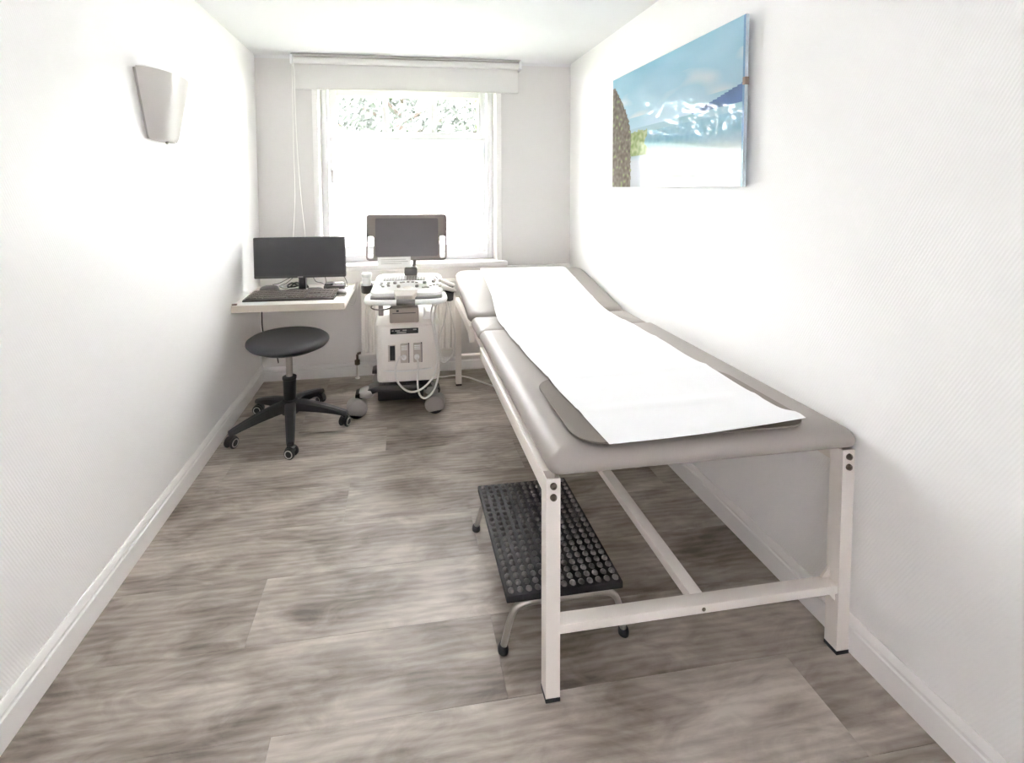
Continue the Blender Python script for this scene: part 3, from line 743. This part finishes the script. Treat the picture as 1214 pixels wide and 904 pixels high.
bundle = [(-0.78, 3.27, DKZ+0.032), (-0.74, 3.285, DKZ+0.062), (-0.70, 3.30, DKZ+0.037), (-0.73, 3.32, DKZ+0.032), (-0.77, 3.30, DKZ+0.057), (-0.80, 3.285, DKZ+0.036), (-0.75, 3.27, DKZ+0.036), (-0.68, 3.275, DKZ+0.052), (-0.66, 3.30, DKZ+0.024)]
cable('cable_bundle', bundle, 0.006, m_black, 'tangled bundle of black cables behind the monitor foot')
cable('black_cable', [(-0.905, 3.06, DZ-0.0455), (-0.907, 3.055, 0.62), (-0.900, 3.06, 0.50), (-0.91, 3.30, 0.36), (-0.93, 3.45, 0.24), (-0.93, 3.50, 0.14)], 0.0045, m_black, 'dark cable hanging below the desk behind the stool')
cable('white_cable', [(-0.47, 3.44, DZ-0.05), (-0.44, 3.44, 0.62), (-0.38, 3.44, 0.575), (-0.345, 3.43, 0.60), (-0.332, 3.44, 0.69), (-0.330, 3.47, 0.72), (-0.330, 3.50, 0.73)], 0.004, m_cord, 'white cable looping below the right end of the desk')

# ------------------------------------------------------------------ radiator behind the ultrasound cart
ra = thing('radiator', (0.05, 3.46, 0.17), 'white ribbed panel radiator under the window behind the ultrasound cart', 'radiator')
RX0, RX1, RZ0, RZ1 = -0.312, 0.415, 0.185, 0.735
poly = [(RX0, 3.435)]; nf = 15
for i in range(nf):
    p0_ = (RX1-RX0)/nf; x = RX0+p0_*i
    poly += [(x+p0_*0.12, 3.435), (x+p0_*0.28, 3.418), (x+p0_*0.72, 3.418), (x+p0_*0.88, 3.435)]
poly += [(RX1, 3.435), (RX1, 3.448), (RX0, 3.448)]
obj('front_panel', MB().prism(poly, RZ0+0.02, RZ1-0.02, 'z'), m_rad, ra, smooth=20)
for z_ in (RZ0, RZ1-0.024): obj('panel_border', MB().box(RX0, RX1, 3.424, 3.448, z_, z_+0.024, 0.004), m_rad, ra)
obj('top_grille', MB().box(RX0, RX1, 3.446, 3.505, RZ1-0.02, RZ1+0.003, 0.004), m_rad, ra)
obj('rear_panel', MB().box(RX0+0.01, RX1-0.01, 3.47, 3.492, RZ0+0.01, RZ1-0.02, 0.004), m_rad, ra)
obj('valve', MB().lathe([(0.012, 0), (0.02, 0.004), (0.02, 0.036), (0.012, 0.04)], (-0.343, 3.46, 0.105), 14).lathe([(0.009, 0), (0.009, 0.04)], (-0.343, 3.46, 0.145), 12).tube([(-0.343, 3.46, 0.19), (-0.30, 3.46, 0.20)], 0.009), m_brass, ra)
obj('pipe', MB().tube([(-0.343, 3.46, 0.002), (-0.343, 3.46, 0.107)], 0.009, 12).lathe([(0.018, 0), (0.018, 0.006)], (-0.343, 3.46, 0), 16), m_rad, ra)
for x in (-0.2, 0.3): obj('wall_bracket', MB().box(x-0.015, x+0.015, 3.49, 3.5135, 0.25, 0.65), m_rad, ra, smooth=0)

# ------------------------------------------------------------------ ultrasound cart
us = thing('ultrasound_machine', (0.03, 3.06, 0), 'white ultrasound machine on a wheeled cart between desk and examination table', 'ultrasound machine')
# base with arched front
arch = [(-0.300, 0.128), (-0.245, 0.128), (-0.20, 0.145), (-0.155, 0.160), (0.125, 0.160), (0.165, 0.146), (0.19, 0.130), (0.235, 0.128), (0.240, 0.150), (0.20, 0.172), (0.15, 0.192), (-0.15, 0.200), (-0.20, 0.188), (-0.25, 0.160), (-0.30, 0.150)]
bs = obj('cart_base', MB().prism(arch, 2.845, 2.93, 'y', 0.004).prism([(a_*0.72, c_+0.004) for a_, c_ in arch], 3.20, 3.29, 'y', 0.004).box(-0.13, 0.11, 2.90, 3.25, 0.150, 0.196, 0.006), m_base, us, 40)
obj('base_tray', MB().box(-0.165, 0.135, 2.925, 3.21, 0.060, 0.168, 0.010), m_black, bs)
for s_, x in ((-1, -0.232), (1, 0.185)):
    obj('arm_cover', MB().loft([[Vector((x+a*q, 2.878+c*q, z)) for a, c in rrect(0.095, 0.105, 0.045, 6)] for q, z in ((1.0, 0.132), (1.0, 0.150), (0.86, 0.168), (0.5, 0.178), (0.1, 0.180))]), m_grey, bs, 60)
rc = random.Random(5)
for x, y, az in ((-0.270, 2.872, PI+0.15), (0.183, 2.865, -0.2), (-0.165, 3.245, 0.5), (0.13, 3.245, -0.4)):
    CM = Matrix.Translation((x, y, 0)) @ Matrix.Rotation(az, 4, 'Z')
    cz = 0.058
    cst = obj('castor', MB(CM).lathe([(0.013, 0.10), (0.013, 0.135)], (0, 0, 0), 12), m_dkgrey, us)
    for q in (-1, 1):
        obj('castor_wheel', MB(CM).lathe([(0.0, 0), (0.050, 0.0), (0.057, 0.004), (0.057, 0.015), (0.050, 0.019), (0, 0.019)], (0.022, q*0.025-0.0095, cz-0.001), 28, axis='y'), m_rubber, cst)
    hood = [(0.022-0.064*math.cos(t_), cz+0.004+0.058*math.sin(t_)) for t_ in [PI*(-0.33)+(PI*1.5)*k/18 for k in range(19)]]
    obj('castor_hood', MB(CM).prism(hood, -0.043, 0.043, 'y', 0.008), m_grey, cst, 50)
# body
b = MB()
def bring(x0, x1, y0, y1, z, r=0.03): return [Vector(((x0+x1)/2+a, (y0+y1)/2+c, z)) for a, c in rrect(x1-x0, y1-y0, r, 5)]
b.loft([bring(-0.150, 0.215, 2.893, 3.24, 0.198), bring(-0.163, 0.228, 2.880, 3.25, 0.206), bring(-0.165, 0.230, 2.877, 3.25, 0.225), bring(-0.166, 0.235, 2.868, 3.25, 0.44), bring(-0.168, 0.238, 2.862, 3.25, 0.578), bring(-0.162, 0.232, 2.870, 3.245, 0.588), bring(-0.142, 0.215, 2.96, 3.23, 0.622), bring(-0.12, 0.19, 2.99, 3.20, 0.627)])
bd = obj('cart_body', b, m_lt, us, 40)
YFc = 2.862
obj('front_lip', MB().tube(spline([(-0.125, 2.873, 0.285), (-0.05, 2.868, 0.279), (0.03, 2.867, 0.277), (0.11, 2.868, 0.279), (0.19, 2.873, 0.285)]), 0.006, 8), m_wh, bd)
obj('front_panel', MB().prism([(-0.130, 0.29), (0.196, 0.29), (0.200, 0.566), (-0.133, 0.566)], YFc-0.002, YFc+0.016, 'y', 0.005), m_lt, bd)
lb = obj('model_plate', MB().box(-0.076, 0.102, YFc-0.005, YFc+0.004, 0.522, 0.557, 0.002), m_label, bd)
b = MB()
for x, w, z in ((-0.06, 0.012, 0.543), (-0.03, 0.03, 0.543), (0.015, 0.026, 0.545), (0.08, 0.022, 0.547), (-0.005, 0.06, 0.532)):
    b.box(x-w/2, x+w/2, YFc-0.0056, YFc-0.0046, z-0.003, z+0.003)
obj('plate_print', b, m_ink, lb, smooth=0, kind='stuff')
sl = obj('drive_slot', MB().box(-0.092, -0.045, YFc-0.005, YFc+0.004, 0.345, 0.453, 0.002), m_beige, bd)
obj('slot_opening', MB().box(-0.080, -0.048, YFc-0.006, YFc+0.002, 0.353, 0.448, 0.001), m_label, sl)
for x in (0.012, 0.094):
    cn = obj('probe_connector', MB().box(x-0.026, x+0.026, YFc-0.022, YFc+0.004, 0.338, 0.458, 0.005), m_beige, bd)
    obj('connector_side', MB().box(x+0.023, x+0.031, YFc-0.012, YFc+0.004, 0.335, 0.462, 0.002), m_dkgrey, cn)
    for q in range(3): obj('connector_rib', MB().box(x-0.020, x+0.018, YFc-0.027, YFc-0.020, 0.424+q*0.011, 0.430+q*0.011, 0.001), m_wh, cn)
    obj('connector_knob', MB().lathe([(0.017, 0), (0.017, 0.010), (0.012, 0.014), (0.0, 0.015)], (0, 0, 0), 16, M=Matrix.Translation((x-0.004, YFc-0.021, 0.377)) @ Matrix.Rotation(PI/2, 4, 'X')), m_wh, cn)
# shoulder cover, printer box, column
obj('shoulder_cover', MB().prism([(0.130, 0.592), (0.224, 0.588), (0.222, 0.640), (0.150, 0.650)], 2.90, 3.05, 'y', 0.008), m_wh, bd)
pr = obj('printer_box', MB().box(-0.078, 0.106, 2.852, 3.06, 0.592, 0.690, 0.008), m_printer, us)
obj('paper_slot', MB().box(-0.060, 0.086, 2.848, 2.856, 0.655, 0.660), m_dkgrey, pr, smooth=0)
obj('printer_button', MB().box(-0.036, -0.020, 2.847, 2.856, 0.667, 0.678, 0.002), m_label, pr)
obj('lift_column', MB().box(-0.055, 0.105, 3.03, 3.15, 0.62, 0.79, 0.012), m_bluegrey, us)
obj('side_post', MB().box(-0.150, -0.118, 2.90, 2.94, 0.63, 0.76, 0.006), m_grey, us)
# console, tilted towards the user
KT = math.radians(6.5)
KMx = Matrix.Translation((0.028, 2.725, 0.782)) @ Matrix.Rotation(math.radians(-4), 4, 'Z') @ Matrix.Rotation(KT, 4, 'X')
def kring(wf, wb, y0, y1, z, r=0.04):
    P = []
    for a, c in rrect(1.0, 1.0, 0.14, 6):
        k = c+0.5; w = wf+(wb-wf)*k
        P.append(Vector((a*w, y0+(y1-y0)*k, z)))
    return P
cs = obj('console', MB(KMx).loft([kring(0.42, 0.40, 0.05, 0.40, -0.040), kring(0.475, 0.45, 0.0, 0.415, -0.020), kring(0.475, 0.45, 0.0, 0.415, 0.0), kring(0.465, 0.445, 0.006, 0.41, 0.008)]), m_grey, us, 40)
obj('console_top', MB(KMx).loft([kring(0.452, 0.44, 0.018, 0.412, 0.006), kring(0.448, 0.436, 0.020, 0.41, 0.024), kring(0.425, 0.42, 0.034, 0.402, 0.032)]), m_wh, cs, 40)
obj('palm_rest', MB(KMx).prism([(-0.085, 0.06), (-0.06, -0.045), (0.04, -0.045), (0.075, 0.06)], -0.020, 0.034, 'z', 0.008), m_beige, cs)
obj('front_bumper', MB(KMx).box(-0.215, 0.215, -0.008, 0.012, -0.020, 0.006, 0.005), m_dkgrey, cs)
b = MB(KMx)
for r in range(4):
    for i in range(15): b.box(-0.165+i*0.0185, -0.1483+i*0.0185, 0.250+r*0.026, 0.2735+r*0.026, 0.0315, 0.0355)
obj('console_keys', b, m_keygrey, cs, smooth=0, kind='stuff')
b = MB(KMx)
for x, y in [(-0.17, .20), (-0.17, .165), (-0.155, .13), (-0.125, .20), (-0.125, .165), (-0.12, .14), (-0.03, .21), (0.0, .215), (0.03, .21), (0.055, .20), (-0.045, .205), (0.145, .13), (0.168, .145), (0.19, .15), (0.115, .105), (0.13, .10), (0.10, .10)]:
    b.box(x-0.009, x+0.009, y-0.008, y+0.008, 0.031, 0.036, 0.001)
obj('console_buttons', b, m_keygrey, cs, smooth=0, kind='stuff')
for x, y, r_ in ((-0.083, 0.185, 0.011), (0.108, 0.185, 0.013), (-0.055, 0.115, 0.011), (0.06, 0.115, 0.011), (0.165, 0.205, 0.012), (0.172, 0.23, 0.010)):
    obj('control_knob', MB(KMx).lathe([(r_, 0.030), (r_, 0.042), (r_*0.8, 0.046), (0, 0.046)], (x, y, 0), 16), m_grey, cs)
obj('trackball', MB(KMx).sphere((0.002, 0.105, 0.026), 0.026, 1.4, 0.9, 0.6), m_lt, cs, 60)
obj('pen_groove', MB(KMx).box(-0.004, 0.004, -0.028, 0.028, 0.0, 0.004, 0.001, M=Matrix.Translation((0.185, 0.305, 0.031)) @ Matrix.Rotation(0.35, 4, 'Z')), m_dkgrey, cs)
# handle bar
hb = obj('handle_bar', MB(KMx).tube(spline([(-0.225, 0.06, 0.0), (-0.235, 0.01, 0.0), (-0.228, -0.045, 0.0), (-0.18, -0.062, 0.0), (-0.06, -0.068, 0.0), (0.06, -0.068, 0.0), (0.17, -0.062, 0.0), (0.222, -0.040, 0.0), (0.232, 0.0, 0.0), (0.225, 0.06, 0.0)], 6), 0.0165, 14), m_wh, us, 60)
obj('handle_grip', MB(KMx).tube([(-0.055, -0.068, 0.0), (0.055, -0.068, 0.0)], 0.0180, 14), m_dkgrey, hb)
obj('gel_ring', MB(KMx).tube([Vector((-0.150+0.062*math.cos(t_), -0.01+0.05*math.sin(t_), -0.045)) for t_ in [2*PI*k/24 for k in range(25)]], 0.004, 6), m_dkgrey, us)
# cup holder on the left, probe holders on the right
ch = obj('cup_holder', MB(KMx).lathe([(0.030, -0.055), (0.036, -0.05), (0.038, 0.0), (0.035, 0.0), (0.032, -0.045), (0, -0.048)], (-0.268, 0.22, 0.020), 22), m_dkgrey, us)
obj('holder_arm', MB(KMx).box(-0.240, -0.205, 0.205, 0.235, -0.02, 0.005, 0.003), m_dkgrey, ch)
for y in (0.12, 0.225):
    ph = obj('probe_holder', MB(KMx).lathe([(0.018, -0.06), (0.028, -0.055), (0.032, 0.0), (0.028, 0.0), (0.020, -0.05), (0, -0.052)], (0.262, y, -0.004), 18), m_rubber, us)
    obj('holder_arm', MB(KMx).box(0.205, 0.238, y-0.012, y+0.012, -0.04, -0.01, 0.003), m_dkgrey, ph)
# display on its arm
DY = 3.135
ar = obj('display_arm', MB().box(0.020, 0.108, 3.065, 3.130, 0.835, 0.908, 0.012), m_dkgrey, us)
obj('display_post', MB().tube([(0.088, 3.115, 0.89), (0.092, 3.15, 0.94), (0.085, 3.17, 1.02)], 0.012, 12), m_dkgrey, ar)
dw, dh = 0.552, 0.318; dcx, dcz = 0.041, 1.110
outer = rrect(dw, dh, 0.025, 6)
def hole(cx): return list(reversed([(cx+a, -0.068+c) for a, c in rrect(0.038, 0.150, 0.012, 4)]))
bm_ = fill_mesh(outer, [hole(-dw/2+0.030), hole(dw/2-0.030)], 0.020, 0.004)
bm_.transform(Matrix.Translation((dcx, DY, dcz)) @ Matrix.Rotation(math.radians(0.8), 4, 'Y') @ Matrix.Rotation(math.radians(86), 4, 'X'))
dp = obj('display_housing', bm_, m_us_bezel, us, 40)
DMx = Matrix.Translation((dcx, DY, dcz)) @ Matrix.Rotation(math.radians(0.8), 4, 'Y') @ Matrix.Rotation(math.radians(86), 4, 'X')
obj('display_screen', MB(DMx).loft([[Vector((x, y, z)) for x, y in rrect(0.430, 0.262, 0.012, 4)] for z in (0.018, 0.0215)]), m_us_screen, dp)
obj('display_back', MB(DMx).box(-0.17, 0.17, -0.10, 0.10, -0.05, -0.018, 0.012), m_us_bezel, dp)
# loose things on the machine
gt = thing('gel_tub', (-0.24, 2.95, 0.77), 'white plastic tub with lid in the holder left of the ultrasound console', 'tub')
GC = KMx @ Vector((-0.268, 0.22, -0.024)); GZ = GC.z
gb = obj('tub_body', MB().lathe([(0.026, 0), (0.028, 0.004), (0.029, 0.088), (0.027, 0.092)], (GC.x, GC.y, GZ), 24), m_wh, gt)
obj('tub_lid', MB().lathe([(0.031, 0.092), (0.033, 0.095), (0.033, 0.112), (0.030, 0.117), (0, 0.118)], (GC.x, GC.y, GZ), 24), m_wh, gt)
nt_ = tag(obj('note_card', MB(Matrix.Translation((-0.048, 3.096, 0.908)) @ Matrix.Rotation(math.radians(-4), 4, 'X')).box(-0.112, 0.112, -0.001, 0.001, 0.0, 0.072), m_card, smooth=0), 'white note card stuck to the lower edge of the ultrasound display', 'card')
b = MB(Matrix.Translation((-0.048, 3.096, 0.908)) @ Matrix.Rotation(math.radians(-4), 4, 'X'))
for z, x0, x1 in ((0.054, -0.09, 0.08), (0.040, -0.09, 0.095), (0.027, -0.09, 0.05)): b.box(x0, x1, -0.0014, -0.0009, z-0.002, z+0.002)
obj('note_print', b, m_bluegrey, nt_, smooth=0)
for i, (y, lab) in enumerate(((0.12, 'front one of the two cream ultrasound probes in the holders'), (0.225, 'rear one of the two cream ultrasound probes in the holders'))):
    pc = KMx @ Vector((0.262, y, 0.0))
    pbm = thing('ultrasound_probe', (pc.x, pc.y, pc.z-0.06), lab, 'probe', 'ultrasound probes')
    PM = Matrix.Translation(pc) @ Matrix.Rotation(math.radians(-62), 4, 'Y') @ Matrix.Rotation(math.radians(-10), 4, 'X')
    pg = obj('probe_grip', MB(Matrix.Translation(pc+Vector((0, 0, 0.012))) @ Matrix.Rotation(math.radians(-70), 4, 'Y')).loft([[Vector((x, y_, z)) for x, y_ in rrect(w, d_, min(w, d_)*0.4, 5)] for w, d_, z in ((0.018, 0.018, -0.045), (0.026, 0.026, -0.03), (0.030, 0.032, 0.015), (0.034, 0.050, 0.035), (0.032, 0.052, 0.055))]), m_lt, pbm, 60)
    obj('probe_head', MB(Matrix.Translation(pc+Vector((0, 0, 0.012))) @ Matrix.Rotation(math.radians(-70), 4, 'Y')).loft([[Vector((x, y_, z)) for x, y_ in rrect(w, d_, min(w, d_)*0.4, 5)] for w, d_, z in ((0.030, 0.050, 0.055), (0.028, 0.046, 0.064), (0.016, 0.03, 0.070))]), m_beige, pg, 60)
    if i == 0: pass
# probe leads, plugged into the machine
def lead(pts, r, material): return obj('probe_lead', MB().tube(spline(pts, 8), r, 7), material, us, 60)
lead([(0.008, YFc-0.034, 0.377), (-0.02, YFc-0.05, 0.39), (-0.045, YFc-0.055, 0.32), (-0.035, YFc-0.06, 0.24), (0.03, YFc-0.065, 0.175), (0.11, YFc-0.065, 0.18), (0.19, YFc-0.05, 0.25), (0.222, YFc-0.03, 0.36), (0.205, YFc-0.025, 0.50), (0.185, YFc-0.02, 0.64), (0.195, 2.80, 0.72), (0.225, 2.79, 0.75)], 0.0065, m_cord)
lead([(0.090, YFc-0.034, 0.377), (0.098, YFc-0.05, 0.33), (0.092, YFc-0.06, 0.22), (0.105, YFc-0.065, 0.145), (0.145, YFc-0.065, 0.125), (0.20, YFc-0.06, 0.18), (0.232, YFc-0.035, 0.30), (0.222, YFc-0.025, 0.45), (0.205, YFc-0.022, 0.60), (0.215, 2.81, 0.70), (0.245, 2.80, 0.745)], 0.0065, m_cord)
lead([(0.285, 2.83, 0.75), (0.300, 2.86, 0.70), (0.330, 2.93, 0.58), (0.355, 2.99, 0.45), (0.345, 3.0, 0.33), (0.29, 3.0, 0.265), (0.25, 3.0, 0.28), (0.245, 3.0, 0.33)], 0.0055, m_cord)
lead([(0.275, 2.82, 0.745), (0.285, 2.85, 0.68), (0.275, 2.90, 0.58), (0.255, 2.98, 0.46), (0.25, 3.0, 0.36), (0.29, 3.02, 0.25)], 0.005, m_cord)
cable('floor_cable', [(0.20, 3.40, 0.006), (0.30, 3.375, 0.006), (0.40, 3.385, 0.006), (0.50, 3.33, 0.006), (0.62, 3.19, 0.006), (0.70, 3.15, 0.006), (0.9, 3.25, 0.006), (1.2, 3.42, 0.006)], 0.006, m_cord, 'white cable lying on the floor behind the table leg')
